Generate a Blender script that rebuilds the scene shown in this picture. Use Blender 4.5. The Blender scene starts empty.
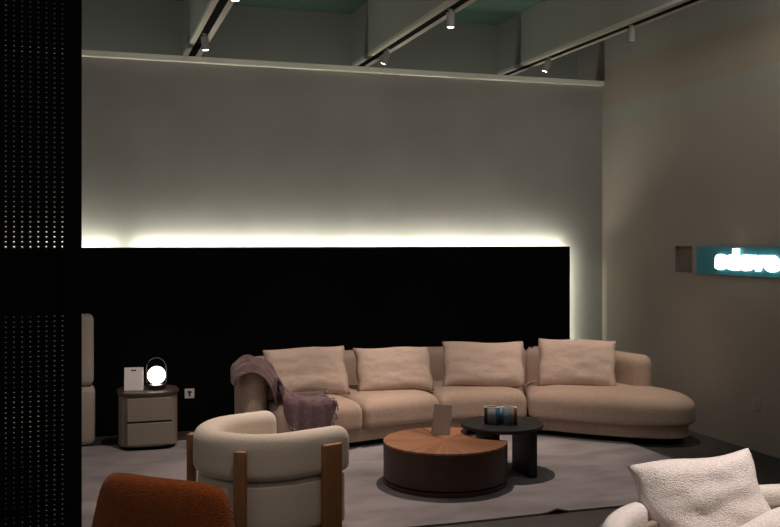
import bpy, bmesh, math, random
from mathutils import Vector, Matrix, noise
random.seed(7)
S = bpy.context.scene
C = S.collection
PI = math.pi

# ------------------------------------------------------------------ camera
# room axes: x runs along the back wall, y towards it, z up
YAW = math.atan2(0.310, 0.951)
cam_d = bpy.data.cameras.new('camera')
cam = bpy.data.objects.new('camera', cam_d); C.objects.link(cam)
cam.location = (0, 0, 1.7)
cam.rotation_euler = (PI/2, 0, -YAW)
cam_d.sensor_width = 36; cam_d.lens = 36*930/780; cam_d.shift_y = -23.5/780
cam_d.clip_start = 0.05
S.camera = cam
# ------------------------------------------------------------------ world
w = bpy.data.worlds.new('world'); S.world = w; w.use_nodes = True
w.node_tree.nodes['Background'].inputs[0].default_value = (0.90, 0.80, 0.72, 1)
w.node_tree.nodes['Background'].inputs[1].default_value = 0.175
S.view_settings.view_transform = 'Standard'; S.view_settings.look = 'None'
S.view_settings.gamma = 1; S.view_settings.use_curve_mapping = False
S.view_settings.exposure = 0.0
# ------------------------------------------------------------------ lights (ceiling track spots, added fill)
def spot(name, loc, target, power, angle, blend=0.6, col=(1, 0.84, 0.72), size=0.03):
    l = bpy.data.lights.new(name, 'SPOT'); l.energy = power; l.spot_size = math.radians(angle)
    l.spot_blend = blend; l.color = col; l.shadow_soft_size = size
    o = bpy.data.objects.new(name, l); C.objects.link(o); o.location = loc
    o.rotation_euler = (Vector(target)-Vector(loc)).to_track_quat('-Z', 'Y').to_euler()
    return o
WARM = (1, 0.80, 0.68)
spot('spot_tables', (2.637, 6.6, 3.29), (2.30, 5.80, 0.1), 270, 76, 0.7, WARM)
spot('spot_sofa_left', (2.637, 6.9, 3.32), (1.85, 7.62, 0.5), 150, 50, 1, WARM)
spot('spot_sofa_middle', (2.637, 6.7, 3.32), (3.05, 7.55, 0.5), 125, 50, 1, WARM)
spot('spot_sofa_right', (4.247, 6.5, 3.32), (4.2, 7.15, 0.5), 190, 50, 1, WARM)
spot('spot_nightstand', (0.955, 6.31, 3.28), (0.45, 7.2, 0.1), 170, 58, 1, WARM)
spot('spot_armchair', (0.955, 6.6, 3.3), (0.85, 5.7, 0.4), 150, 50, 1, WARM)
spot('spot_white_sofa', (2.637, 2.7, 3.3), (2.45, 3.15, 0.6), 330, 50, 1, (1, 0.86, 0.79))
spot('fill_armchair_back', (0.955, 3.7, 3.32), (0.9, 5.3, 0.3), 55, 26, 1, WARM)  # unseen spot added to lighten the armchair's back
spot('spot_orange', (0.955, 2.6, 3.3), (0.28, 3.85, 0.6), 62, 34, 1, WARM)
# unseen area lights added further up the hall to brighten the ceiling void
for k_, x_ in enumerate((0.1, 1.8, 3.5, 4.62)):
    l = bpy.data.lights.new('void_fill', 'AREA'); l.shape = 'RECTANGLE'; l.size = 0.5; l.size_y = 0.15; l.energy = 9.0; l.color = (1, 0.99, 0.90)
    o = bpy.data.objects.new('void_fill', l); C.objects.link(o); o.location = (x_, 4.6, 3.55); o.rotation_euler = (math.radians(96), 0, math.radians(-14))
# added fill hidden behind the partial wall, shining up into the void
for x_ in (-0.1, 1.8, 3.45, 4.72):
    l = bpy.data.lights.new('upward_fill', 'AREA'); l.shape = 'RECTANGLE'; l.size = 0.8 if x_ > 4.5 else 1.4; l.size_y = 0.2; l.energy = 2.2 if x_ < 4.5 else 1.2; l.color = (1, 0.99, 0.92)
    o = bpy.data.objects.new('upward_fill', l); C.objects.link(o); o.location = (x_, 8.88, 2.75); o.rotation_euler = (math.radians(180), 0, 0)
# ------------------------------------------------------------------ materials
def mat(name, col, rough=0.7, metal=0.0, bump=0.0, scale=80, var=0.0, vscale=4, emit=None, es=0, sheen=0.0, stretch=None, detail=3, spec=0.5):
    m = bpy.data.materials.new(name); m.use_nodes = True
    nt = m.node_tree; b = nt.nodes['Principled BSDF']
    b.inputs['Base Color'].default_value = (*col, 1); b.inputs['Roughness'].default_value = rough
    b.inputs['Metallic'].default_value = metal
    b.inputs['Specular IOR Level'].default_value = spec
    if sheen: b.inputs['Sheen Weight'].default_value = sheen; b.inputs['Sheen Roughness'].default_value = 0.5
    tc = nt.nodes.new('ShaderNodeTexCoord')
    src = tc.outputs['Object']
    if stretch:
        mp = nt.nodes.new('ShaderNodeMapping'); mp.inputs['Scale'].default_value = stretch
        nt.links.new(src, mp.inputs[0]); src = mp.outputs[0]
    if var:
        n = nt.nodes.new('ShaderNodeTexNoise'); n.inputs['Scale'].default_value = vscale; n.inputs['Detail'].default_value = detail
        nt.links.new(src, n.inputs['Vector'])
        r = nt.nodes.new('ShaderNodeMapRange'); r.inputs['From Min'].default_value = 0.25; r.inputs['From Max'].default_value = 0.75
        r.inputs['To Min'].default_value = 1-var; r.inputs['To Max'].default_value = 1+var
        nt.links.new(n.outputs[0], r.inputs[0])
        mx = nt.nodes.new('ShaderNodeVectorMath'); mx.operation = 'SCALE'; mx.inputs[0].default_value = col
        nt.links.new(r.outputs[0], mx.inputs['Scale']); nt.links.new(mx.outputs[0], b.inputs['Base Color'])
    if bump:
        n2 = nt.nodes.new('ShaderNodeTexNoise'); n2.inputs['Scale'].default_value = scale; n2.inputs['Detail'].default_value = 2
        nt.links.new(src, n2.inputs['Vector'])
        bp = nt.nodes.new('ShaderNodeBump'); bp.inputs['Strength'].default_value = bump; bp.inputs['Distance'].default_value = 0.01
        nt.links.new(n2.outputs[0], bp.inputs['Height']); nt.links.new(bp.outputs[0], b.inputs['Normal'])
    if emit:
        b.inputs['Emission Color'].default_value = (*emit, 1); b.inputs['Emission Strength'].default_value = es
    return m

M = {}
M['plaster'] = mat('grey_plaster', (0.30, 0.278, 0.258), 0.9, var=0.10, vscale=1.6, bump=0.05, scale=30, spec=0.2)
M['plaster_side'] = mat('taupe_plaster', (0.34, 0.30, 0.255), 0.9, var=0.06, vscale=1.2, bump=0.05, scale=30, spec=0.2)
M['plaster_shade'] = mat('niche_shade_plaster', (0.20, 0.175, 0.15), 0.9, var=0.06, vscale=2, spec=0.2)  # darker plaster tone paints the recess shade into the niche
M['cap'] = mat('pale_trim', (0.88, 0.84, 0.72), 0.6)
M['beam'] = mat('beam_grey', (0.27, 0.272, 0.245), 0.85, var=0.04, vscale=2)
M['beam_under'] = mat('beam_underside', (0.50, 0.46, 0.40), 0.8)
M['green'] = mat('green_ceiling', (0.085, 0.155, 0.115), 0.9)
M['black'] = mat('black_panel', (0.0035, 0.0035, 0.0038), 0.9, spec=0.05)
M['track'] = mat('black_track', (0.003, 0.003, 0.003), 0.9, spec=0.1)
M['floor'] = mat('dark_floor', (0.038, 0.033, 0.030), 0.55, var=0.25, vscale=3, stretch=(1, 6, 1))
M['rug'] = mat('grey_rug', (0.255, 0.23, 0.24), 0.95, bump=0.5, scale=220, var=0.30, vscale=2.2, detail=6, stretch=(1, 1.8, 1), spec=0.1)
M['sofa'] = mat('taupe_weave', (0.43, 0.315, 0.25), 0.9, bump=0.35, scale=160, var=0.10, vscale=70, sheen=0.1, spec=0.2, stretch=(1, 1, 0.35))
M['pillow'] = mat('beige_linen', (0.57, 0.43, 0.36), 0.9, bump=0.3, scale=180, var=0.10, vscale=60, sheen=0.1, spec=0.2, stretch=(0.35, 1, 1))
M['white_wool'] = mat('cream_wool', (0.68, 0.60, 0.52), 0.95, bump=0.35, scale=150, sheen=0.2, spec=0.2)
M['boucle'] = mat('white_boucle', (0.80, 0.73, 0.69), 0.95, bump=0.8, scale=190, var=0.14, vscale=110, sheen=0.2, spec=0.1)
M['taupe_shell'] = mat('taupe_lining', (0.24, 0.20, 0.15), 0.9)
M['piping'] = mat('dark_seam', (0.12, 0.10, 0.08), 0.9)
M['orange'] = mat('rust_boucle', (0.42, 0.105, 0.022), 0.95, bump=0.8, scale=130, var=0.2, vscale=60, sheen=0.3, spec=0.1)
M['throw'] = mat('mauve_throw', (0.135, 0.085, 0.092), 0.95, bump=0.7, scale=90, var=0.3, vscale=25, sheen=0.3, spec=0.1)
M['fringe'] = mat('grey_fringe', (0.24, 0.21, 0.20), 0.95)
M['oak'] = mat('brown_oak', (0.27, 0.125, 0.045), 0.5, var=0.2, vscale=10, stretch=(8, 8, 1))
M['walnut'] = mat('walnut_side', (0.048, 0.020, 0.014), 0.5, var=0.25, vscale=9, stretch=(3, 3, 0.6))
M['blackwood'] = mat('black_stained_oak', (0.008, 0.0075, 0.009), 0.5, var=0.2, vscale=12, spec=0.35)
M['cab'] = mat('greige_lacquer', (0.235, 0.20, 0.165), 0.5)
M['cabtop'] = mat('dark_walnut_top', (0.060, 0.036, 0.028), 0.35, var=0.2, vscale=10, stretch=(1, 8, 1))
M['metal'] = mat('dark_bronze', (0.05, 0.038, 0.032), 0.35, 0.7)
M['lamp_glass'] = mat('opal_glass', (0.9, 0.88, 0.84), 0.3, emit=(1, 0.93, 0.88), es=4.5)
M['paper'] = mat('white_card', (0.78, 0.74, 0.74), 0.7)
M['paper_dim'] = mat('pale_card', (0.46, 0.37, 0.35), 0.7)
M['ink'] = mat('black_ink', (0.02, 0.02, 0.02), 0.7)
M['plastic'] = mat('white_plastic', (0.62, 0.58, 0.54), 0.45)
M['plastic_dim'] = mat('taupe_plastic', (0.34, 0.32, 0.30), 0.5)
M['fixture'] = mat('grey_fixture', (0.24, 0.23, 0.21), 0.5)
M['lens'] = mat('lit_lens', (0.9, 0.9, 0.85), 0.4, emit=(1, 0.97, 0.90), es=9)
M['lens_off'] = mat('unlit_lens', (0.12, 0.12, 0.11), 0.4)
M['led'] = mat('led_strip', (0.9, 0.9, 0.8), 0.5, emit=(0.98, 1.0, 0.86), es=95)
M['led_side'] = mat('led_side_strip', (0.9, 0.9, 0.8), 0.5, emit=(0.96, 1.0, 0.84), es=36)
M['teal'] = mat('teal_sign', (0.02, 0.14, 0.17), 0.5, emit=(0.012, 0.13, 0.165), es=0.12)
M['glow'] = mat('lit_letters', (0.9, 1, 1), 0.5, emit=(0.80, 1.0, 1.0), es=3.6)
M['bed'] = mat('stone_fabric', (0.36, 0.31, 0.275), 0.95, bump=0.3, scale=140, var=0.06, vscale=40, stretch=(1, 1, 0.2))
M['bedding'] = mat('light_bedding', (0.50, 0.45, 0.42), 0.95)
M['mesh'] = mat('black_mesh', (0.004, 0.004, 0.004), 0.8, spec=0.1)
for k, c in dict(c_black=(0.015, 0.012, 0.012), c_grey=(0.16, 0.18, 0.18), c_blue=(0.05, 0.12, 0.17), c_slate=(0.13, 0.16, 0.19), c_brown=(0.12, 0.05, 0.02), c_rim=(0.5, 0.5, 0.46), c_tan=(0.28, 0.20, 0.12)).items():
    M[k] = mat('vase_'+k[2:], c, 0.4)

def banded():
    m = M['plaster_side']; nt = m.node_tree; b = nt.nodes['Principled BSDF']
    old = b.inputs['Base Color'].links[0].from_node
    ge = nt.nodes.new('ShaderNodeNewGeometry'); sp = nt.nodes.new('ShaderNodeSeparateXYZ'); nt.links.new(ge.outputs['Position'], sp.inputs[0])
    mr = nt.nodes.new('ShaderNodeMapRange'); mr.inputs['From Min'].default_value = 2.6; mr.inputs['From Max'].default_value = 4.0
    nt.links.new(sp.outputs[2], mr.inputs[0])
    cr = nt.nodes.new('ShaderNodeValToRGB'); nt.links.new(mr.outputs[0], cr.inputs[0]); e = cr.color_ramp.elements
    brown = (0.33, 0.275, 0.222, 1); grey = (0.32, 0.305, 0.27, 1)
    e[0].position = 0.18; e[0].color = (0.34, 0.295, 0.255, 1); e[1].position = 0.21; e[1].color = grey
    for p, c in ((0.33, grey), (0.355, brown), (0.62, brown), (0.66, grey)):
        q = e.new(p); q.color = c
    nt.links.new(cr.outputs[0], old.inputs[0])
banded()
def wood_top():
    m = bpy.data.materials.new('sunburst_walnut'); m.use_nodes = True; nt = m.node_tree; b = nt.nodes['Principled BSDF']
    tc = nt.nodes.new('ShaderNodeTexCoord'); sp = nt.nodes.new('ShaderNodeSeparateXYZ'); nt.links.new(tc.outputs['Object'], sp.inputs[0])
    at = nt.nodes.new('ShaderNodeMath'); at.operation = 'ARCTAN2'; nt.links.new(sp.outputs[1], at.inputs[0]); nt.links.new(sp.outputs[0], at.inputs[1])
    mu = nt.nodes.new('ShaderNodeMath'); mu.operation = 'MULTIPLY'; mu.inputs[1].default_value = 16/(2*PI); nt.links.new(at.outputs[0], mu.inputs[0])
    fl = nt.nodes.new('ShaderNodeMath'); fl.operation = 'FLOOR'; nt.links.new(mu.outputs[0], fl.inputs[0])
    wn = nt.nodes.new('ShaderNodeTexWhiteNoise'); wn.noise_dimensions = '1D'; nt.links.new(fl.outputs[0], wn.inputs['W'])
    n = nt.nodes.new('ShaderNodeTexNoise'); n.noise_dimensions = '1D'; n.inputs['Scale'].default_value = 9; n.inputs['Detail'].default_value = 5
    nt.links.new(at.outputs[0], n.inputs['W'])
    ad = nt.nodes.new('ShaderNodeMath'); ad.operation = 'MULTIPLY_ADD'; ad.inputs[1].default_value = 0.45
    nt.links.new(wn.outputs[0], ad.inputs[0]); nt.links.new(n.outputs[0], ad.inputs[2])
    cr = nt.nodes.new('ShaderNodeValToRGB'); nt.links.new(ad.outputs[0], cr.inputs[0])
    cr.color_ramp.elements[0].position = 0.35; cr.color_ramp.elements[0].color = (0.13, 0.046, 0.02, 1)
    cr.color_ramp.elements[1].position = 0.95; cr.color_ramp.elements[1].color = (0.42, 0.19, 0.095, 1)
    nt.links.new(cr.outputs[0], b.inputs['Base Color']); b.inputs['Roughness'].default_value = 0.38
    return m
M['sunburst'] = wood_top()

# ------------------------------------------------------------------ helpers
def link(name, bm, m, parent=None, smooth=True, loc=None):
    bmesh.ops.recalc_face_normals(bm, faces=bm.faces)
    me = bpy.data.meshes.new(name); bm.to_mesh(me); bm.free()
    if smooth:
        for p in me.polygons: p.use_smooth = True
    o = bpy.data.objects.new(name, me); C.objects.link(o)
    me.materials.append(M[m] if isinstance(m, str) else m)
    if parent: o.parent = parent
    if loc: o.location = loc
    return o
def auto(o, ang=35):
    o.data.shade_smooth() if hasattr(o.data, 'shade_smooth') else None
    if hasattr(o.data, 'set_sharp_from_angle'): o.data.set_sharp_from_angle(angle=math.radians(ang))
    return o
def tag(o, label, cat, group=None):
    o['label'] = label; o['category'] = cat
    if group: o['group'] = group
    return o
def thing(name, label, cat, loc=(0, 0, 0), rz=0, group=None):
    o = bpy.data.objects.new(name, None); C.objects.link(o); o.location = loc; o.rotation_euler = (0, 0, rz)
    o.empty_display_size = 0.1
    return tag(o, label, cat, group)
def struct(o): o['kind'] = 'structure'; return o
def box(bm, x0, x1, y0, y1, z0, z1):
    v = [bm.verts.new((x, y, z)) for z in (z0, z1) for x, y in ((x0, y0), (x1, y0), (x1, y1), (x0, y1))]
    for f in ((0, 3, 2, 1), (4, 5, 6, 7), (0, 1, 5, 4), (1, 2, 6, 5), (2, 3, 7, 6), (3, 0, 4, 7)):
        bm.faces.new([v[i] for i in f])
def bx(*a):
    bm = bmesh.new(); box(bm, *a); return bm
def bevel(bm, r, seg=3):
    bmesh.ops.bevel(bm, geom=list(bm.edges), offset=r, segments=seg, profile=0.5, affect='EDGES'); return bm
def lathe(bm, prof, n=40, c=(0, 0, 0)):
    rings = []
    for r, z in prof:
        if r < 1e-6: rings.append([bm.verts.new((c[0], c[1], c[2]+z))])
        else: rings.append([bm.verts.new((c[0]+r*math.cos(2*PI*k/n), c[1]+r*math.sin(2*PI*k/n), c[2]+z)) for k in range(n)])
    for a, b in zip(rings, rings[1:]):
        for k in range(n):
            q = [a[k % len(a)], a[(k+1) % len(a)], b[(k+1) % len(b)], b[k % len(b)]]
            q2 = []
            for v in q:
                if v not in q2: q2.append(v)
            if len(q2) > 2: bm.faces.new(q2)
    return bm
def tube(bm, pts, r, n=10):
    pts = [Vector(p) for p in pts]; rings = []
    for i, p in enumerate(pts):
        d = (pts[min(i+1, len(pts)-1)]-pts[max(i-1, 0)]).normalized()
        a = Vector((0, 0, 1)) if abs(d.z) < 0.9 else Vector((1, 0, 0))
        s = d.cross(a).normalized(); t = d.cross(s)
        rings.append([bm.verts.new(p+(s*math.cos(2*PI*k/n)+t*math.sin(2*PI*k/n))*r) for k in range(n)])
    for a, b in zip(rings, rings[1:]):
        for k in range(n): bm.faces.new((a[k], a[(k+1) % n], b[(k+1) % n], b[k]))
    bm.faces.new(rings[0]); bm.faces.new(rings[-1][::-1]); return bm
def catmull(pts, n=8, closed=False):
    out = []; N = len(pts); P = [Vector(p) for p in pts]
    for i in range(N if closed else N-1):
        if closed: p0, p1, p2, p3 = P[i-1], P[i], P[(i+1) % N], P[(i+2) % N]
        else: p1, p2 = P[i], P[i+1]; p0 = P[i-1] if i else p1*2-p2; p3 = P[i+2] if i+2 < N else p2*2-p1
        for k in range(n):
            t = k/n
            out.append(0.5*((2*p1)+(p2-p0)*t+(2*p0-5*p1+4*p2-p3)*t*t+(3*p1-p0-3*p2+p3)*t**3))
    if not closed: out.append(P[-1].copy())
    return out
def resample(pts, step, closed=True):
    P = [Vector(p) for p in pts]
    if closed: P = P+[P[0]]
    L = [0]
    for a, b in zip(P, P[1:]): L.append(L[-1]+(b-a).length)
    n = max(8, int(L[-1]/step)); out = []; j = 0
    for k in range(n if closed else n+1):
        s = L[-1]*k/n
        while j < len(L)-2 and L[j+1] < s: j += 1
        d = L[j+1]-L[j]; out.append(P[j].lerp(P[j+1], (s-L[j])/d if d else 0))
    return out
def round_poly(pts, r, seg=6):
    """closed polygon, each corner replaced by an arc-like curve of reach r"""
    P = [Vector(p) for p in pts]; out = []; N = len(P)
    for i in range(N):
        a, b, c = P[i-1], P[i], P[(i+1) % N]
        ra = min(r, (a-b).length*0.48); rc = min(r, (c-b).length*0.48)
        s = b+(a-b).normalized()*ra; e = b+(c-b).normalized()*rc
        for k in range(seg+1):
            t = k/seg; out.append(s*(1-t)**2+b*2*t*(1-t)+e*t*t)
    return out
def inset(P, d):
    N = len(P); out = []
    area = sum(P[i-1].x*P[i].y-P[i].x*P[i-1].y for i in range(N))
    sg = 1 if area > 0 else -1
    for i in range(N):
        t = (P[(i+1) % N]-P[i-1]).normalized()
        out.append(P[i]+Vector((-t.y, t.x))*sg*d)
    return out
def puff(outline, z0, z1, rx, rz, rb=0.02, crown=0.0, step=0.03, seg=6, bm=None, mode='n'):
    """upholstered block over a plan outline: rounded bottom and top edges, slight crown"""
    P = resample([Vector((p[0], p[1])) for p in outline], step)
    prof = []
    for k in range(4): a = PI/2*k/3; prof.append((rb*(1-math.sin(a)), z0+rb*(1-math.cos(a))))
    zs = z1-rz
    for k in range(1, 4): prof.append((0, z0+rb+(zs-z0-rb)*k/4))
    for k in range(seg+1): a = PI/2*k/seg; prof.append((rx*(1-math.cos(a)), zs+rz*math.sin(a)))
    if crown:
        for k in (1, 2, 3): prof.append((rx+0.03*k, z1+crown*(1-(1-k/3)**2)))
    bm = bm or bmesh.new(); rings = []
    cen = sum(P, Vector((0, 0)))/len(P)
    def ins(d):
        if mode == 'n': return inset(P, d)
        return [q+(cen-q)*min(1, d/0.40) for q in P]
    for d, z in prof:
        rings.append([bm.verts.new((q.x, q.y, z)) for q in (ins(d) if d else P)])
    n = len(P)
    for a, b in zip(rings, rings[1:]):
        for k in range(n): bm.faces.new((a[k], a[(k+1) % n], b[(k+1) % n], b[k]))
    bm.faces.new(rings[0][::-1]); bm.faces.new(rings[-1]); return bm
def strip(center, w, n=8, caps=True, ce=(1, 1)):
    """closed outline around an open plan curve, half-width w, round ends"""
    Cn = resample([Vector((p[0], p[1])) for p in center], 0.04, closed=False); L = []; R = []
    for i, p in enumerate(Cn):
        t = (Cn[min(i+1, len(Cn)-1)]-Cn[max(i-1, 0)]).normalized(); nn = Vector((-t.y, t.x))
        L.append(p+nn*w); R.append(p-nn*w)
    t1 = (Cn[-1]-Cn[-2]).normalized(); t0 = (Cn[0]-Cn[1]).normalized(); out = list(R)
    if caps:
        n1 = Vector((-t1.y, t1.x)); out += [Cn[-1]-n1*w*math.cos(PI*k/n)+t1*w*ce[1]*math.sin(PI*k/n) for k in range(1, n)]
    out += L[::-1]
    if caps:
        n0 = Vector((-t0.y, t0.x)); out += [Cn[0]-n0*w*math.cos(PI*k/n)+t0*w*ce[0]*math.sin(PI*k/n) for k in range(1, n)]
    return out
def cushion_bm(W, H, T, n=26, shear=0.0, sag=0.05, wrinkle=0.006, seed=0, corner=0.06, point=1.0):
    """scatter cushion in the xz plane, standing on z=0, pointed corners, pinched seam"""
    rnd = random.Random(seed); ph = [rnd.uniform(0, 6.28) for _ in range(8)]
    bm = bmesh.new(); G = {}
    for s in (-1, 1):
        for i in range(n+1):
            for j in range(n+1):
                a = -1+2*i/n; b = -1+2*j/n
                edge = (i in (0, n) or j in (0, n))
                if edge and s == 1: G[1, i, j] = G[-1, i, j]; continue
                x = a*W/2*(1-sag*point*(1-b*b)*abs(a)**3); z = b*H/2*(1-sag*(1-a*a)*abs(b)**3*1.4)
                f = ((1-a**4)*(1-b**4))
                y = s*T/2*max(f, 0)**0.55
                y += s*f**0.5*wrinkle*2.2*(noise.noise((a*1.6+seed*7, b*2.6, s*3))+0.5*noise.noise((a*4+seed, b*5, s)))
                z += wrinkle*0.7*math.sin(4*a+ph[3])*(0.4+abs(b))
                x += wrinkle*math.sin(6*b+ph[4])*abs(a)
                z -= 0.02*(1-abs(b))*0
                x -= shear*z
                G[s, i, j] = bm.verts.new((x, y, z+H/2))
    for s in (-1, 1):
        for i in range(n):
            for j in range(n):
                q = [G[s, i, j], G[s, i+1, j], G[s, i+1, j+1], G[s, i, j+1]]
                bm.faces.new(q if s < 0 else q[::-1])
    return bm
def CF(X, t):
    """point given as metres right of / in front of the viewer's axis -> room x, y"""
    return (0.310*t+0.951*X, 0.951*t-0.310*X)

# ================================================================== setting
o = link('floor', bx(-6, 5.3, -2, 9.3, -0.1, 0), 'floor', smooth=False); struct(o)
# back wall (partial height) with cap
struct(link('wall_back', bx(-5, 5.12, 8.55, 8.68, 0, 3.30), 'plaster', smooth=False))
struct(link('trim_1', bevel(bx(-5, 5.119, 8.50, 8.70, 3.301, 3.352), 0.004, 2), 'cap', smooth=False))
struct(link('wall_upper', bx(-5, 5.12, 9.08, 9.2, 0, 3.99), 'beam', smooth=False))
# right wall with a recess
def right_wall():
    bm = bmesh.new()
    ys = [-2, 7.03, 7.285, 9.2]; zs = [0, 1.41, 1.645, 3.99]; X = 5.12
    V = {(i, j): bm.verts.new((X, y, z)) for i, y in enumerate(ys) for j, z in enumerate(zs)}
    for i in range(3):
        for j in range(3):
            if (i, j) == (1, 1): continue
            bm.faces.new((V[i, j], V[i+1, j], V[i+1, j+1], V[i, j+1]))
    D = {(i, j): bm.verts.new((X+0.04, ys[i], zs[j])) for i in (1, 2) for j in (1, 2)}
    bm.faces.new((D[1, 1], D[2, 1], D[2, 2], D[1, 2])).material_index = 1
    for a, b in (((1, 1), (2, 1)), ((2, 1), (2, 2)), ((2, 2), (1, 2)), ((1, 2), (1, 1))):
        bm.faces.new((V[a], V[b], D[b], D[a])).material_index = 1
    # outer shell
    o4 = [bm.verts.new((X+0.2, y, z)) for y, z in ((-2, 0), (9.2, 0), (9.2, 3.99), (-2, 3.99))]
    bm.faces.new(o4)
    rim = [[V[i, 0] for i in range(4)], [V[3, j] for j in range(4)], [V[3-i, 3] for i in range(4)], [V[0, 3-j] for j in range(4)]]
    for k in range(4): bm.faces.new(rim[k]+[o4[(k+1) % 4], o4[k]])
    return bm
o = struct(link('wall_right', right_wall(), 'plaster_side', smooth=False)); o.data.materials.append(M['plaster_shade'])
# ceiling: green deck
struct(link('ceiling', bx(-5, 5.3, 4.2, 9.2, 3.992, 4.08), 'green', smooth=False))
# deep beams with a black lighting track let into the underside
def beam(k, u0):
    bm = bmesh.new(); a, b = u0, u0+0.165; z0, z1 = 3.46, 3.99
    box(bm, a, b, -2, 9.079, z0+0.03, z1)
    o = struct(link('trim_%d' % (k+2), bm, 'beam', smooth=False))
    bm = bmesh.new()
    box(bm, a, a+0.048, -2, 9.079, z0, z0+0.03); box(bm, b-0.048, b, -2, 9.079, z0, z0+0.03)
    link('beam_soffit', bm, 'beam_under', o, smooth=False)
    t = link('light_track', bx(a+0.049, b-0.049, -1.99, 9.07, z0+0.001, z0+0.028), 'track', smooth=False)
    tag(t, 'black recessed lighting track in the underside of the %s ceiling beam' % ('left', 'middle', 'right')[k], 'light track')
for k, u in enumerate((0.873, 2.555, 4.165)): beam(k, u)
# far left wall-less side is open; plain beams further left
struct(link('trim_5', bx(-0.80, -0.635, -2, 9.079, 3.46, 3.99), 'beam', smooth=False))

# black panel in front of the wall
tag(link('wall_panel', bevel(bx(-4.6, 4.67, 8.42, 8.455, 0, 1.635), 0.003, 1), 'black', smooth=False),
    'wide low black wall panel with light glowing behind its top and right edge', 'wall panel')
def led(x0, x1, y0, y1, z0, z1, label, m='led'):
    tag(link('led_strip', bx(x0, x1, y0, y1, z0, z1), m, smooth=False), label, 'led strip', 'hidden light strips behind the black panel')
led(-4.4, 0.26, 8.46, 8.475, 1.612, 1.622, 'warm white light strip behind left stretch of the black panel top')
led(0.385, 4.62, 8.46, 8.475, 1.612, 1.622, 'warm white light strip behind long right stretch of the black panel top')
led(4.615, 4.66, 8.4555, 8.4575, 0.25, 1.60, 'upright light strip behind right edge of the black panel', 'led_side')

# ================================================================== ceiling spots
def fixture(x, y, label, tilt=(0, 0), lit=True, zt=3.468):
    t = thing('track_spotlight', label, 'spotlight', (x, y, zt), 0, 'track spotlights on the ceiling beams')
    bm = bmesh.new(); lathe(bm, [(0, 0), (0.022, 0), (0.022, -0.012), (0.012, -0.014), (0.012, -0.04), (0, -0.04)], 20)
    auto(link('mounting_stem', bm, 'fixture', t))
    R = Matrix.Rotation(tilt[0], 4, 'X') @ Matrix.Rotation(tilt[1], 4, 'Y')
    bm = bmesh.new(); lathe(bm, [(0, 0), (0.029, 0), (0.031, -0.004), (0.031, -0.113), (0.027, -0.113), (0.027, -0.101), (0, -0.101)], 28)
    bmesh.ops.transform(bm, matrix=Matrix.Translation((0, 0, -0.034)) @ R, verts=bm.verts)
    h = auto(link('lamp_head', bm, 'fixture', t))
    bm = bmesh.new(); lathe(bm, [(0, -0.102), (0.0265, -0.102), (0.0265, -0.110), (0.02, -0.1145), (0, -0.117)], 28)
    bmesh.ops.transform(bm, matrix=Matrix.Translation((0, 0, -0.034)) @ R, verts=bm.verts)
    link('lens', bm, 'lens' if lit else 'lens_off', h)
BX = (0.955, 2.637, 4.247)
fixture(BX[0], 6.31, 'lit cylinder spotlight at the top edge of the photo, on the left beam')
fixture(BX[0], 8.04, 'cylinder spotlight low on the left beam just above the wall cap', (0.0, -0.08))
fixture(BX[1], 8.16, 'small tilted lit spotlight on the middle beam just above the wall cap', (0.25, 0.30))
fixture(BX[1], 6.60, 'upright lit cylinder spotlight on the middle beam under the green ceiling')
fixture(BX[2], 8.06, 'tilted lit spotlight on the right beam, above the wall cap', (0.25, 0.35))
fixture(BX[2], 6.64, 'unlit pale cylinder spotlight on the right beam nearest the side wall', lit=False)

# ================================================================== mesh screen (left foreground)
scr = thing('mesh_screen', 'black see-through mesh screen with solid upright post at left foreground', 'screen', (-0.055, 2.43, 0))
bm = bmesh.new()
box(bm, 0, 0.043, -0.02, 0.02, 0, 3.4); link('frame_post', bm, 'mesh', scr, smooth=False)
bm = bmesh.new(); box(bm, -1.3, 0, -0.018, 0.018, 0, 0.05); box(bm, -1.3, 0, -0.018, 0.018, 3.35, 3.4); box(bm, -1.34, -1.3, -0.018, 0.018, 0, 3.4)
link('frame_rails', bm, 'mesh', scr, smooth=False)
bm = bmesh.new(); px_, pz_ = 0.0185, 0.0122
for k in range(int(1.3/px_)): box(bm, -0.004-k*px_-0.0148, -0.004-k*px_, -0.002, 0.001, 0.05, 3.35)
for k in range(int(3.3/pz_)): box(bm, -1.3, 0, -0.001, 0.002, 0.05+k*pz_, 0.05+k*pz_+0.0098)
link('woven_mesh', bm, 'mesh', scr, smooth=False)

# ================================================================== rug
def rug():
    bm = bmesh.new(); nx, ny = 150, 70; x0, x1, y0, y1 = -2.2, 4.30, 5.17, 8.0; G = {}
    for i in range(nx+1):
        for j in range(ny+1):
            x = x0+(x1-x0)*i/nx; y = y0+(y1-y0)*j/ny
            z = 0.012
            # small ruck at the front edge
            if j < 20:
                d = (x-2.78-(y-5.17)*(-0.35)); z += 0.020*math.exp(-(d/0.05)**2)*(1-j/20)**2
                y += 0.006*math.sin(x*5)*(1-j/20)
            G[i, j] = bm.verts.new((x, y, z))
    for i in range(nx):
        for j in range(ny): bm.faces.new((G[i, j], G[i+1, j], G[i+1, j+1], G[i, j+1]))
    bm2 = bmesh.ops.extrude_face_region(bm, geom=list(bm.faces))
    for v in [g for g in bm2['geom'] if isinstance(g, bmesh.types.BMVert)]: v.co.z -= 0.010
    return bm
tag(auto(link('rug', rug(), 'rug'), 50), 'large grey rug under the sofa and coffee tables with rucked front edge', 'rug')

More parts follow.
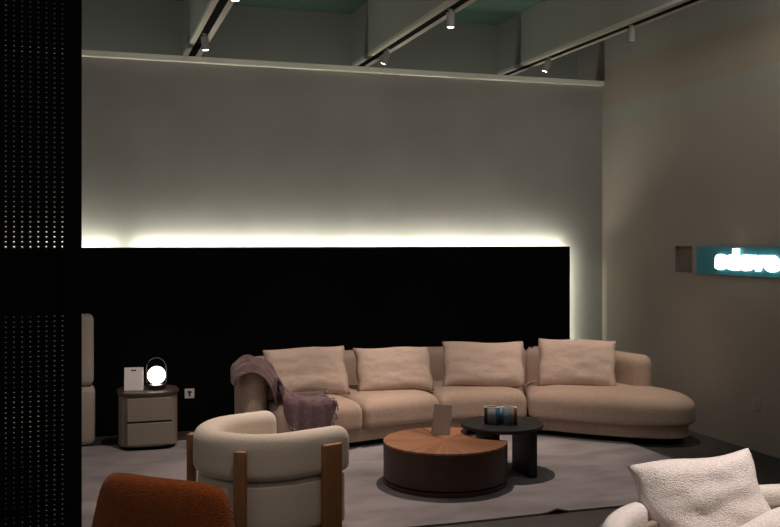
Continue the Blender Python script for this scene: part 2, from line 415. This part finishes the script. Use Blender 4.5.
# ================================================================== curved sofa
sofa = thing('curved_sofa', 'long curved taupe sofa with rounded chaise end at the right', 'sofa', (3.1, 7.7, 0))
def rel(pts, o=(3.1, 7.7)): return [(p[0]-o[0], p[1]-o[1]) for p in pts]
F = catmull([(1.40, 7.13), (1.97, 7.18), (2.5, 7.30), (3.05, 7.36), (3.6, 7.24), (3.95, 6.93), (4.3, 6.64), (4.6, 6.50), (4.81, 6.56), (4.92, 6.78), (4.90, 7.05), (4.82, 7.25)], 10)
backc = catmull([(1.285, 7.50), (1.28, 7.80), (1.35, 7.98), (1.55, 8.09), (2.3, 8.24), (3.14, 8.26), (3.97, 8.03), (4.5, 7.62), (4.655, 7.15)], 10)
bl = [p for p in backc[:]]
# split the back at the seam
cut = 60
b1 = bl[:cut+1]; b2 = bl[cut:]
b2[0] = b2[0]+(b2[1]-b2[0]).normalized()*0.016
def zpuff(outl, *a, **k): return puff(rel(outl), *a, **k)
link('backrest', zpuff(strip(b1, 0.105, ce=(1, 0.15)), 0.06, 0.685, 0.075, 0.075, 0.02, step=0.03), 'sofa', sofa)
link('backrest', zpuff(strip(b2, 0.105, ce=(0.15, 1)), 0.06, 0.685, 0.075, 0.085, 0.02, step=0.03), 'sofa', sofa)
# base
def crv(a, b): return [p for p in F[a:b]]
base_out = [p for p in F]+[Vector((4.62, 7.45)), Vector((4.0, 7.98)), Vector((3.1, 8.2)), Vector((2.3, 8.17)), Vector((1.40, 8.0))]
base_rs = resample(round_poly(base_out, 0.05, 3), 0.04)
link('base', zpuff(inset(base_rs, 0.06), 0.058, 0.165, 0.01, 0.01, 0.01, step=0.04), 'sofa', sofa)
link('plinth', zpuff(inset(base_rs, 0.11), 0.013, 0.06, 0.005, 0.005, 0.005, step=0.04), 'track', sofa)
def fy(u):
    for a, b in zip(F, F[1:]):
        if a.x <= u <= b.x and b.x > a.x: return a.lerp(b, (u-a.x)/(b.x-a.x))
def seat(u0, u1, back, r=0.045):
    n = 8; fr = [fy(u0+(u1-u0)*k/n) for k in range(n+1)]
    o = round_poly(fr+[Vector(p) for p in back], r, 4)
    link('seat_cushion', zpuff(o, 0.165, 0.392, 0.085, 0.09, 0.03, crown=0.016, step=0.025, mode='c'), 'sofa', sofa)
seat(1.41, 2.13, [(2.0, 8.12), (1.41, 7.98)])
seat(2.145, 2.85, [(2.86, 8.16), (2.015, 8.13)])
seat(2.865, 3.60, [(3.88, 7.95), (3.3, 8.12), (2.875, 8.16)])
i0 = min(range(len(F)), key=lambda i: (F[i]-Vector((3.63, 7.22))).length)
ch = [Vector((3.62, 7.245))]+F[i0+1:]+[Vector((4.72, 7.38)), Vector((4.50, 7.52)), Vector((4.2, 7.78)), Vector((3.91, 7.96))]
link('chaise_cushion', zpuff(round_poly(resample(ch, 0.12), 0.06, 3), 0.165, 0.405, 0.10, 0.10, 0.03, crown=0.016, step=0.025, mode='c'), 'sofa', sofa)

# scatter cushions on the sofa
def pillow(x, y, z, yaw, lean, W, H, T, seed, label, m='pillow', roll=0, group='beige cushions on the curved sofa', name='throw_pillow', sag=0.022, wr=0.006, shear=0.0):
    o = link(name, cushion_bm(W, H, T, shear=shear, seed=seed, sag=sag, wrinkle=wr), m)
    o.matrix_world = Matrix.Translation((x, y, z)) @ Matrix.Rotation(yaw, 4, 'Z') @ Matrix.Rotation(-lean, 4, 'X') @ Matrix.Rotation(roll, 4, 'Y')
    tag(o, label, 'cushion', group); return o
pillow(1.765, 7.58, 0.395, math.radians(0), 0.46, 0.71, 0.435, 0.17, 1, 'beige cushion at the left end of the curved sofa, beside the throw', roll=-0.02)
pillow(2.54, 7.62, 0.39, math.radians(-6), 0.48, 0.68, 0.41, 0.17, 2, 'beige cushion second from the left on the curved sofa', roll=0.0)
pillow(3.34, 7.56, 0.395, math.radians(-20), 0.46, 0.73, 0.43, 0.17, 3, 'beige cushion third from the left on the curved sofa, behind the black table', roll=-0.0)
pillow(4.11, 7.30, 0.40, math.radians(-30), 0.36, 0.68, 0.435, 0.15, 4, 'beige cushion on the chaise, rightmost on the curved sofa', roll=0.01, sag=0.015)

# throw blanket
def throw():
    path = catmull([Vector((1.12, 7.46, 0.53)), Vector((1.14, 7.47, 0.66)), Vector((1.26, 7.50, 0.715)), Vector((1.39, 7.50, 0.66)), Vector((1.45, 7.45, 0.545)), Vector((1.49, 7.31, 0.465)), Vector((1.62, 7.25, 0.430)), Vector((1.84, 7.24, 0.428))], 9)
    bm = bmesh.new(); n = len(path)-1; m = 22; G = {}; rnd = random.Random(3)
    for i, p in enumerate(path):
        s = i/n; half = 0.11+0.15*min(1, s*1.8)
        for j in range(m+1):
            w_ = -1+2*j/m
            d = w_*half; x = p.x+0.03*math.sin(5*w_+s*4)*s; y = p.y+d; z = p.z
            fold = 0.016*math.sin(w_*9+s*5)+0.010*math.sin(w_*17+s*9)+0.008*math.sin(s*21+w_*4)
            z += abs(fold)*1.3; x += fold*0.5
            fl = 7.17
            if s > 0.45 and y < fl: k = fl-y; y = fl-0.03-0.012*abs(math.sin(x*30)); z -= k*1.5
            if s < 0.5 and z > 0.6 and y < 7.42: z -= (7.42-y)**2*8
            G[i, j] = bm.verts.new((x, y, z))
    for i in range(n):
        for j in range(m): bm.faces.new((G[i, j], G[i+1, j], G[i+1, j+1], G[i, j+1]))
    ends = [G[n, j].co.copy() for j in range(m+1)]; side = [G[i, 0].co.copy() for i in range(int(n*0.75), n)]
    return bm, ends+side
tb, ends = throw()
o = link('throw_blanket', tb, 'throw'); md = o.modifiers.new('s', 'SOLIDIFY'); md.thickness = 0.012; md.offset = 1
sb = o.modifiers.new('ss', 'SUBSURF'); sb.levels = 1; sb.render_levels = 1
tag(o, 'mauve grey fringed throw blanket draped over the left arm and seat of the curved sofa', 'blanket')
bm = bmesh.new()
for k, e in enumerate(ends):
    for q in range(3):
        p = e+Vector((random.uniform(-.006, .006), random.uniform(-.012, .012), 0.008))
        dx = random.uniform(0.015, 0.04); dy = random.uniform(-0.02, 0.01)
        if e.y > 7.18: tube(bm, [p, p+Vector((dx*.5, dy*.5, 0.006)), p+Vector((dx, dy, -0.002))], 0.0028, 5)
        else: tube(bm, [p+Vector((0, -0.006, 0)), p+Vector((dx*.3, -0.010, -0.02)), p+Vector((dx*.5, -0.012, -0.045))], 0.0028, 5)
f = link('fringe', bm, 'fringe', o); f['label'] = 'pale grey fringe'; f['kind'] = 'stuff'

# ================================================================== walnut coffee table
ct = thing('drum_coffee_table', 'low round walnut drum coffee table with a scooped-out edge', 'coffee table', (2.382, 6.06, 0.0005))
def scooped(R, bx_, by_, Rb, n=120):
    pts = []
    for k in range(n):
        a = 2*PI*k/n; p = Vector((R*math.cos(a), R*math.sin(a)))
        if (p-Vector((bx_, by_))).length >= Rb: pts.append((k, p))
    # rotate so list starts after the gap
    ks = [k for k, _ in pts]; st = 0
    for i in range(len(ks)):
        if (ks[i]-ks[i-1]) % n > 1: st = i
    P = [p for _, p in pts[st:]+pts[:st]]
    a0 = math.atan2(P[-1].y-by_, P[-1].x-bx_); a1 = math.atan2(P[0].y-by_, P[0].x-bx_)
    while a1 > a0: a1 -= 2*PI
    if a0-a1 > 2*PI: a1 += 2*PI
    m = 30
    return P+[Vector((bx_+Rb*math.cos(a0+(a1-a0)*k/m), by_+Rb*math.sin(a0+(a1-a0)*k/m))) for k in range(1, m)]
def prism(P, z0, z1, ch=0.002):
    bm = bmesh.new(); rings = []
    for d, z in ((ch, z0), (0, z0+ch), (0, z1-ch), (ch, z1)):
        rings.append([bm.verts.new((q.x, q.y, z)) for q in inset(P, d)])
    n = len(P)
    for a, b in zip(rings, rings[1:]):
        for k in range(n): bm.faces.new((a[k], a[(k+1) % n], b[(k+1) % n], b[k]))
    bm.faces.new(rings[0][::-1]); bm.faces.new(rings[-1]); return bm
BT = (2.865-2.382, 6.17-6.06)
auto(link('plinth', prism(scooped(0.428, *BT, 0.274), 0.014, 0.044), 'walnut', ct))
auto(link('shadow_gap', prism(scooped(0.410, *BT, 0.292), 0.044, 0.054), 'track', ct))
auto(link('drum_body', prism(scooped(0.432, *BT, 0.27), 0.054, 0.290), 'walnut', ct))
o = auto(link('table_top', prism(scooped(0.433, *BT, 0.269), 0.2902, 0.304), 'sunburst', ct)); o['label'] = 'sunburst veneered walnut top'

# black side table overlapping it
st = thing('black_side_table', 'round black wooden table with panel legs overlapping the walnut coffee table', 'side table', (2.872, 6.185, 0))
bm = bmesh.new(); lathe(bm, [(0, 0.343), (0.288, 0.343), (0.298, 0.347), (0.300, 0.353), (0.300, 0.362), (0.296, 0.368), (0, 0.368)], 96)
auto(link('table_top', bm, 'blackwood', st))
bm = bevel(bx(0.105, 0.165, -0.24, 0.05, 0.014, 0.343), 0.004, 2); link('leg', bm, 'blackwood', st, smooth=False)
bm = bevel(bx(-0.13, -0.07, -0.12, 0.18, 0.014, 0.343), 0.004, 2); link('leg', bm, 'blackwood', st, smooth=False)
# figure-eight vase on it
vx, vy = CF((500.5-390)*6.74/930, 6.74)
vs = thing('figure_eight_vase', 'small low figure-eight vase with vertical coloured stripes on the black table', 'vase', (vx, vy, 0.369), -YAW)
def eight():
    R = 0.062; dx = 0.058; P = []
    for k in range(72):
        a = 2*PI*k/72; 
        x = math.cos(a); y = math.sin(a)
        X = 0.118*x; Y = (0.052+0.012*math.cos(2*a)-0.018*math.exp(-(X/0.025)**2))*y*1.0
        Y = math.copysign(abs(y)**0.8, y)*(0.054-0.040*math.exp(-(X/0.024)**2))
        P.append(Vector((X, Y+(-0.012*X/0.118))))
    return P
def wallring(P, i0, i1, z0, z1, th=0.010, bm=None):
    bm = bm or bmesh.new(); Q = inset(P, th); N = len(P)
    full = (i1-i0) >= N; idx = list(range(i0, i1+1))
    for a, b in zip(idx, idx[1:]):
        a %= N; b %= N
        v = [bm.verts.new((q.x, q.y, z)) for q, z in ((P[a], z0), (P[b], z0), (P[b], z1), (P[a], z1), (Q[a], z0), (Q[b], z0), (Q[b], z1), (Q[a], z1))]
        for f_ in ((0, 1, 2, 3), (5, 4, 7, 6), (3, 2, 6, 7), (1, 0, 4, 5)): bm.faces.new([v[i] for i in f_])
    bmesh.ops.remove_doubles(bm, verts=bm.verts, dist=1e-5); return bm
E8 = eight(); NN = len(E8)
secs = [(0, 36, 'c_grey', 'grey back wall'), (36, 43, 'c_black', 'black stripe'), (43, 50, 'c_grey', 'grey left wall'), (50, 56, 'c_blue', 'blue stripe'), (56, 62, 'c_slate', 'slate wall'), (62, 64, 'c_tan', 'tan stripe'), (64, 69, 'c_brown', 'rust brown stripe'), (69, 72, 'c_black', 'black end stripe')]
for a, b, m_, lb in secs:
    q = link('vase_wall', wallring(E8, a, b, 0.0, 0.116), m_, vs); q['label'] = lb
q = link('rim', wallring([p*1.0 for p in E8], 0, NN, 0.116, 0.122, 0.012), 'c_rim', vs)
link('vase_floor', prism(inset(E8, 0.008), 0.001, 0.008), 'c_grey', vs)

# card standing on the coffee table
def card(name, label, x, y, z, rz, W, H, lean, m, skew=0.0, ink=False):
    t = thing(name, label, 'card', (x, y, z), rz)
    bm = bmesh.new(); box(bm, -W/2, W/2, -0.0015, 0.0015, 0, H)
    bmesh.ops.transform(bm, matrix=Matrix.Rotation(-lean, 4, 'X') @ Matrix.Rotation(skew, 4, 'Y'), verts=bm.verts)
    f_ = link('front_panel', bm, m, t, smooth=False)
    bm = bmesh.new(); box(bm, -W/2, W/2, -0.0015, 0.0015, 0, H)
    ang = lean*1.6
    h = Vector((0, math.sin(lean)*H, math.cos(lean)*H*0.998))
    bmesh.ops.transform(bm, matrix=Matrix.Translation((0, 2*math.sin(lean)*H+0.003, 0)) @ Matrix.Rotation(lean, 4, 'X') @ Matrix.Rotation(skew, 4, 'Y'), verts=bm.verts)
    link('back_panel', bm, m, t, smooth=False)
    if ink:
        bm = bmesh.new()
        for k, (a, b) in enumerate(((-0.018, -0.006), (-0.004, 0.006), (0.008, 0.018))):
            box(bm, a, b, -0.0032, -0.0016, H*0.845, H*0.845+0.012-0.003*(k % 2))
        bmesh.ops.transform(bm, matrix=Matrix.Rotation(-lean, 4, 'X') @ Matrix.Rotation(skew, 4, 'Y'), verts=bm.verts)
        q = link('printed_mark', bm, 'ink', f_, smooth=False); q['label'] = 'small dark print'
cx_, cy_ = CF((441-390)*6.64/930, 6.64)
card('table_card', 'pale folded display card standing on the walnut coffee table', cx_, cy_, 0.3065, -YAW+0.05, 0.128, 0.215, 0.16, 'paper_dim', skew=0.10)

# ================================================================== nightstand and what stands on it
ns = thing('nightstand', 'oval greige two-drawer nightstand with a dark wooden top', 'nightstand', (0.478, 7.89, 0.0125))
def oval(W, D, ex=3.2, n=96):
    return [Vector((math.copysign(abs(math.cos(2*PI*k/n))**(2/ex), math.cos(2*PI*k/n))*W/2, math.copysign(abs(math.sin(2*PI*k/n))**(2/ex), math.sin(2*PI*k/n))*D/2)) for k in range(n)]
auto(link('body', prism(oval(0.465, 0.40), 0.03, 0.432, 0.003), 'cab', ns), 30)
auto(link('plinth', prism(oval(0.42, 0.355), 0.0, 0.03, 0.002), 'track', ns), 30)
auto(link('wooden_top', prism(oval(0.49, 0.425), 0.433, 0.462, 0.005), 'cabtop', ns), 30)
for z0, z1 in ((0.045, 0.222), (0.236, 0.420)):
    bm = bevel(bx(-0.172, 0.172, -0.207, -0.19, z0, z1), 0.004, 2); link('drawer', bm, 'cab', ns, smooth=False)
bm = bx(-0.174, 0.174, -0.2025, -0.19, 0.2225, 0.2355); link('finger_groove', bm, 'track', ns, smooth=False)
NX, NY = 0.483, 7.95
lx, ly = 0.545, 7.87
lm = thing('globe_lamp', 'small glowing globe table lamp with an arched carrying handle on the nightstand', 'lamp', (lx, ly, 0.475), -YAW*1.2)
bm = bmesh.new(); lathe(bm, [(0, 0), (0.066, 0), (0.070, 0.004), (0.070, 0.034), (0.064, 0.040), (0.0, 0.040)], 48); auto(link('lamp_base', bm, 'metal', lm))
bm = bmesh.new(); r = 0.073; zc = 0.113
lathe(bm, [(r*math.sin(a), zc-r*math.cos(a)) for a in [0.55+(PI-0.55)*k/24 for k in range(24)]]+[(0, zc+r)], 48)
link('globe_shade', bm, 'lamp_glass', lm)
bm = bmesh.new(); hp = [(-0.079, 0, 0.012), (-0.083, 0, 0.06)]+[(-0.085*math.cos(PI*k/20), 0, 0.165+0.093*math.sin(PI*k/20)) for k in range(21)]+[(0.083, 0, 0.06), (0.079, 0, 0.012)]
tube(bm, hp, 0.0048, 10); link('carrying_handle', bm, 'metal', lm)
for s_ in (-1, 1):
    bm = bmesh.new(); tube(bm, [(s_*0.066, 0, 0.02), (s_*0.084, 0, 0.02)], 0.006, 10); link('handle_pivot', bm, 'metal', lm)
card('display_card', 'white display card with small dark print standing on the nightstand', 0.360, 7.84, 0.476, -YAW*0.6, 0.148, 0.185, 0.13, 'paper', ink=True)

# wall outlet, switch
wo = thing('wall_outlet', 'square white wall outlet on the black panel beside the nightstand', 'outlet', (0.868, 8.42, 0.335))
bm = bevel(bx(-0.043, 0.043, -0.009, 0, -0.043, 0.043), 0.004, 2); link('cover_plate', bm, 'plastic', wo, smooth=False)
bm = bmesh.new(); box(bm, -0.016, 0.016, -0.0115, -0.009, 0.004, 0.024); box(bm, -0.008, 0.008, -0.0115, -0.009, -0.024, 0.004); link('socket', bm, 'ink', wo, smooth=False)
sw = thing('wall_socket', 'small taupe socket plate low on the right wall', 'outlet', (5.12, 6.185, 0.385))
bm = bevel(bx(-0.010, 0, -0.042, 0.042, -0.055, 0.055), 0.004, 2); link('cover_plate', bm, 'plastic_dim', sw, smooth=False)
bm = bx(-0.012, -0.010, -0.024, 0.024, -0.03, 0.03); link('socket', bm, 'plaster_side', sw, smooth=False)

# ================================================================== lit sign on the right wall
sg = thing('illuminated_sign', 'teal wall sign with glowing white letters on the right wall', 'sign', (5.12, 6.94, 1.405))
bm = bx(-0.025, -0.0005, -1.35, 0, 0, 0.24); link('backboard', bm, 'teal', sg, smooth=False)
tcv = bpy.data.curves.new('letters', 'FONT'); tcv.body = 'sdeve'; tcv.size = 0.215; tcv.offset = 0.016; tcv.extrude = 0.008; tcv.space_character = 1.06
tmp = bpy.data.objects.new('letters_src', tcv)
C.objects.link(tmp); bpy.context.view_layer.update()
dg = bpy.context.evaluated_depsgraph_get(); me = bpy.data.meshes.new_from_object(tmp.evaluated_get(dg)); bpy.data.objects.remove(tmp)
me.name = 'letters'; xs = [v.co.x for v in me.vertices]; wd = max(xs)-min(xs); x0 = min(xs)
for v in me.vertices:
    tx = (v.co.x-x0)/wd*0.765; v.co = Vector((-0.042-v.co.z, -0.285-tx, 0.062+v.co.y))
me.materials.clear(); me.materials.append(M['glow'])
lo = bpy.data.objects.new('lettering', me); C.objects.link(lo); lo.parent = sg; lo['label'] = 'glowing white letters sdeve'

# ================================================================== cream armchair (seen from behind)
ax, ay = CF(-0.75, 5.50)
fx, fy_ = CF(0.79, 0.61)
ac = thing('barrel_armchair', 'cream barrel armchair with brown wooden legs, seen from behind', 'armchair', (ax, ay, 0.0125), math.atan2(-fx, fy_))
def ucurve(R, arm, n=24, left=0.0):
    return [Vector((-R, arm-left))]+[Vector((-R*math.cos(PI*k/n), -R*0.98*math.sin(PI*k/n))) for k in range(n+1)]+[Vector((R, arm))]
link('wraparound_back', puff(strip(ucurve(0.335, 0.29, left=0.09), 0.078), 0.350, 0.605, 0.068, 0.075, 0.045, step=0.025), 'white_wool', ac)
bo = ucurve(0.388, 0.34); bo = round_poly(resample(bo, 0.05), 0.03, 3)
link('seat_base', puff(bo, 0.05, 0.342, 0.03, 0.03, 0.03, step=0.03), 'white_wool', ac)
so = [Vector((-0.26, 0.38))]+[Vector((-0.26*math.cos(PI*k/16), -0.26*math.sin(PI*k/16))) for k in range(17)]+[Vector((0.26, 0.38))]
link('seat_cushion', puff(round_poly(resample(so, 0.05), 0.04, 3), 0.30, 0.40, 0.04, 0.045, 0.02, crown=0.01, step=0.03), 'white_wool', ac)
def plank(px, py, ang, w_, ztop, d=0.045):
    bm = bmesh.new(); box(bm, -w_/2, w_/2, -d/2, d/2, 0, ztop)
    bevel(bm, 0.008, 3)
    bmesh.ops.transform(bm, matrix=Matrix.Translation((px, py, 0)) @ Matrix.Rotation(ang, 4, 'Z'), verts=bm.verts)
    auto(link('leg', bm, 'oak', ac), 40)
plank(0.425, 0.20, PI/2+0.05, 0.125, 0.53)
plank(-0.425, 0.12, PI/2-0.05, 0.125, 0.53)
for s_ in (1, -1): plank(s_*0.300, -0.315, -s_*0.0+s_*math.atan2(0.300, 0.315), 0.068, 0.535)

# ================================================================== rust chair (left foreground)
ox, oy = CF(-0.92, 3.85)
fx, fy_ = CF(0.28, 0.96)
oc = thing('rust_chair', 'rust orange boucle chair with curved back at bottom left', 'chair', (ox, oy, 0), math.atan2(-fx, fy_))
def rust_back():
    bm = bmesh.new(); n, m, T = 34, 30, 0.10; G = {}
    for s in (-1, 1):
        for i in range(n+1):
            for j in range(m+1):
                a = -1+2*i/n; b = -1+2*j/m
                # rounded-square param
                k = 1/max((abs(a)**6+abs(b)**6)**(1/6)/max(abs(a), abs(b), 1e-6), 1e-6) if (a or b) else 1
                A, B = a*k, b*k
                rr = max(abs(a), abs(b)); f = max(1-rr**5, 0)**0.5
                if rr >= 0.999 and s == 1: G[s, i, j] = G[-1, i, j]; continue
                x = A*0.335+max(0, -A)*0.10*(B+0.2); z = 0.515+B*0.24-0.012*A
                y = s*T/2*f - 0.06+0.25*x*x - (z-0.4)*0.22
                G[s, i, j] = bm.verts.new((x, y, z))
    for s in (-1, 1):
        for i in range(n):
            for j in range(m):
                q = [G[s, i, j], G[s, i+1, j], G[s, i+1, j+1], G[s, i, j+1]]
                try: bm.faces.new(q)
                except ValueError: pass
    return bm
link('backrest', rust_back(), 'orange', oc)
so = [Vector((-0.03+0.24*math.cos(2*PI*k/40), 0.20+0.24*math.sin(2*PI*k/40))) for k in range(40)]
link('seat', puff(so, 0.28, 0.40, 0.06, 0.06, 0.03, crown=0.01, step=0.04), 'orange', oc)
for sx, sy in ((-0.2, 0.02), (0.2, 0.02), (-0.2, 0.42), (0.2, 0.42)):
    bm = bmesh.new(); tube(bm, [(sx*1.1, sy, 0.0), (sx*0.7-0.03, 0.2+(sy-0.2)*0.7, 0.29)], 0.016, 12); auto(link('leg', bm, 'oak', oc))

# ================================================================== white boucle sofa (right foreground)
wx, wy = CF(1.45, 3.55)
ws = thing('boucle_sofa', 'white boucle sofa with a curved back at bottom right', 'sofa', (wx, wy, 0), -YAW)
def L(X, t): return (X-1.45-0.03, t-3.55)
shell = catmull([L(0.83, 2.9), L(0.83, 3.30), L(0.915, 3.58), L(1.13, 3.78), L(1.50, 3.93), L(1.95, 4.00), L(2.40, 3.98)], 8)
link('curved_back', puff(strip(shell, 0.046), 0.10, 0.655, 0.038, 0.045, 0.03, step=0.03), 'boucle', ws)
inner = catmull([L(0.908, 2.95), L(0.905, 3.28), L(0.985, 3.52), L(1.17, 3.70), L(1.52, 3.85), L(1.95, 3.92), L(2.40, 3.90)], 8)
q = link('inner_lining', puff(strip([p-Vector((0.016, -0.012)) for p in inner], 0.016), 0.30, 0.600, 0.01, 0.01, 0.006, step=0.015), 'taupe_shell', ws); q['label'] = 'taupe inner lining'
seam = catmull([L(0.762, 2.9), L(0.762, 3.32), L(0.855, 3.62), L(1.10, 3.84), L(1.48, 3.99), L(1.95, 4.065), L(2.40, 4.045)], 8)
bm = bmesh.new(); tube(bm, [(p.x, p.y, 0.588) for p in seam], 0.0045, 8); link('piping', bm, 'piping', ws)
seat_o = [L(0.95, 2.85), L(0.95, 3.30), L(1.03, 3.50), L(1.22, 3.66), L(1.55, 3.79), L(1.95, 3.85), L(2.4, 3.84), L(2.4, 2.9)]
link('seat', puff(round_poly(seat_o, 0.08, 4), 0.10, 0.40, 0.06, 0.07, 0.03, crown=0.01, step=0.04), 'boucle', ws)
for p in (L(0.95, 3.0), L(1.1, 3.6), L(2.3, 3.8), L(2.3, 3.0)):
    bm = bmesh.new(); lathe(bm, [(0, 0), (0.02, 0), (0.025, 0.11), (0, 0.11)], 16, (p[0], p[1], 0)); link('foot', bm, 'oak', ws)
def boucle_pillow(X, t, z, yaw, lean, roll, W, H, T, seed, label, shear=0.0):
    x, y = CF(X, t)
    o = pillow(x, y, z, -YAW+yaw, lean, W, H, T, seed, label, 'boucle', roll, 'white boucle cushions on the boucle sofa', sag=0.035, wr=0.007, shear=shear)
    return o
boucle_pillow(1.285, 3.64, 0.43, 0.0, 0.30, -0.12, 0.505, 0.42, 0.17, 11, 'white boucle cushion standing at the left of the boucle sofa', 0.16)
boucle_pillow(1.96, 3.72, 0.44, 0.05, 0.30, 0.06, 0.50, 0.38, 0.17, 12, 'white boucle cushion cut off by the right edge of the photo')
boucle_pillow(1.45, 3.35, 0.38, 0.0, 0.75, -0.35, 0.42, 0.34, 0.15, 13, 'low white boucle cushion lying in front at the bottom right corner')

# ================================================================== bed at far left, behind the screen
bd = thing('upholstered_bed', 'stone grey bed headboard of two stacked pads, left of the nightstand', 'bed', (-0.9, 7.98, 0))
def pad(x0, x1, y0, y1, z0, z1, name, m='bed', r=0.05):
    o = round_poly([Vector((x0, y0)), Vector((x1, y0)), Vector((x1, y1)), Vector((x0, y1))], 0.06, 5)
    link(name, puff(o, z0, z1, r, r, r, step=0.03), m, bd)
pad(-0.95, 0.955, 0.02, 0.26, 0.5, 1.085, 'headboard_pad')
pad(-0.95, 0.965, 0.00, 0.26, 0.015, 0.495, 'headboard_pad')
pad(-0.85, 0.60, -1.9, -0.02, 0.05, 0.27, 'bed_base', 'bed', 0.03)
pad(-0.83, 0.58, -1.88, -0.03, 0.275, 0.46, 'mattress', 'bedding', 0.05)
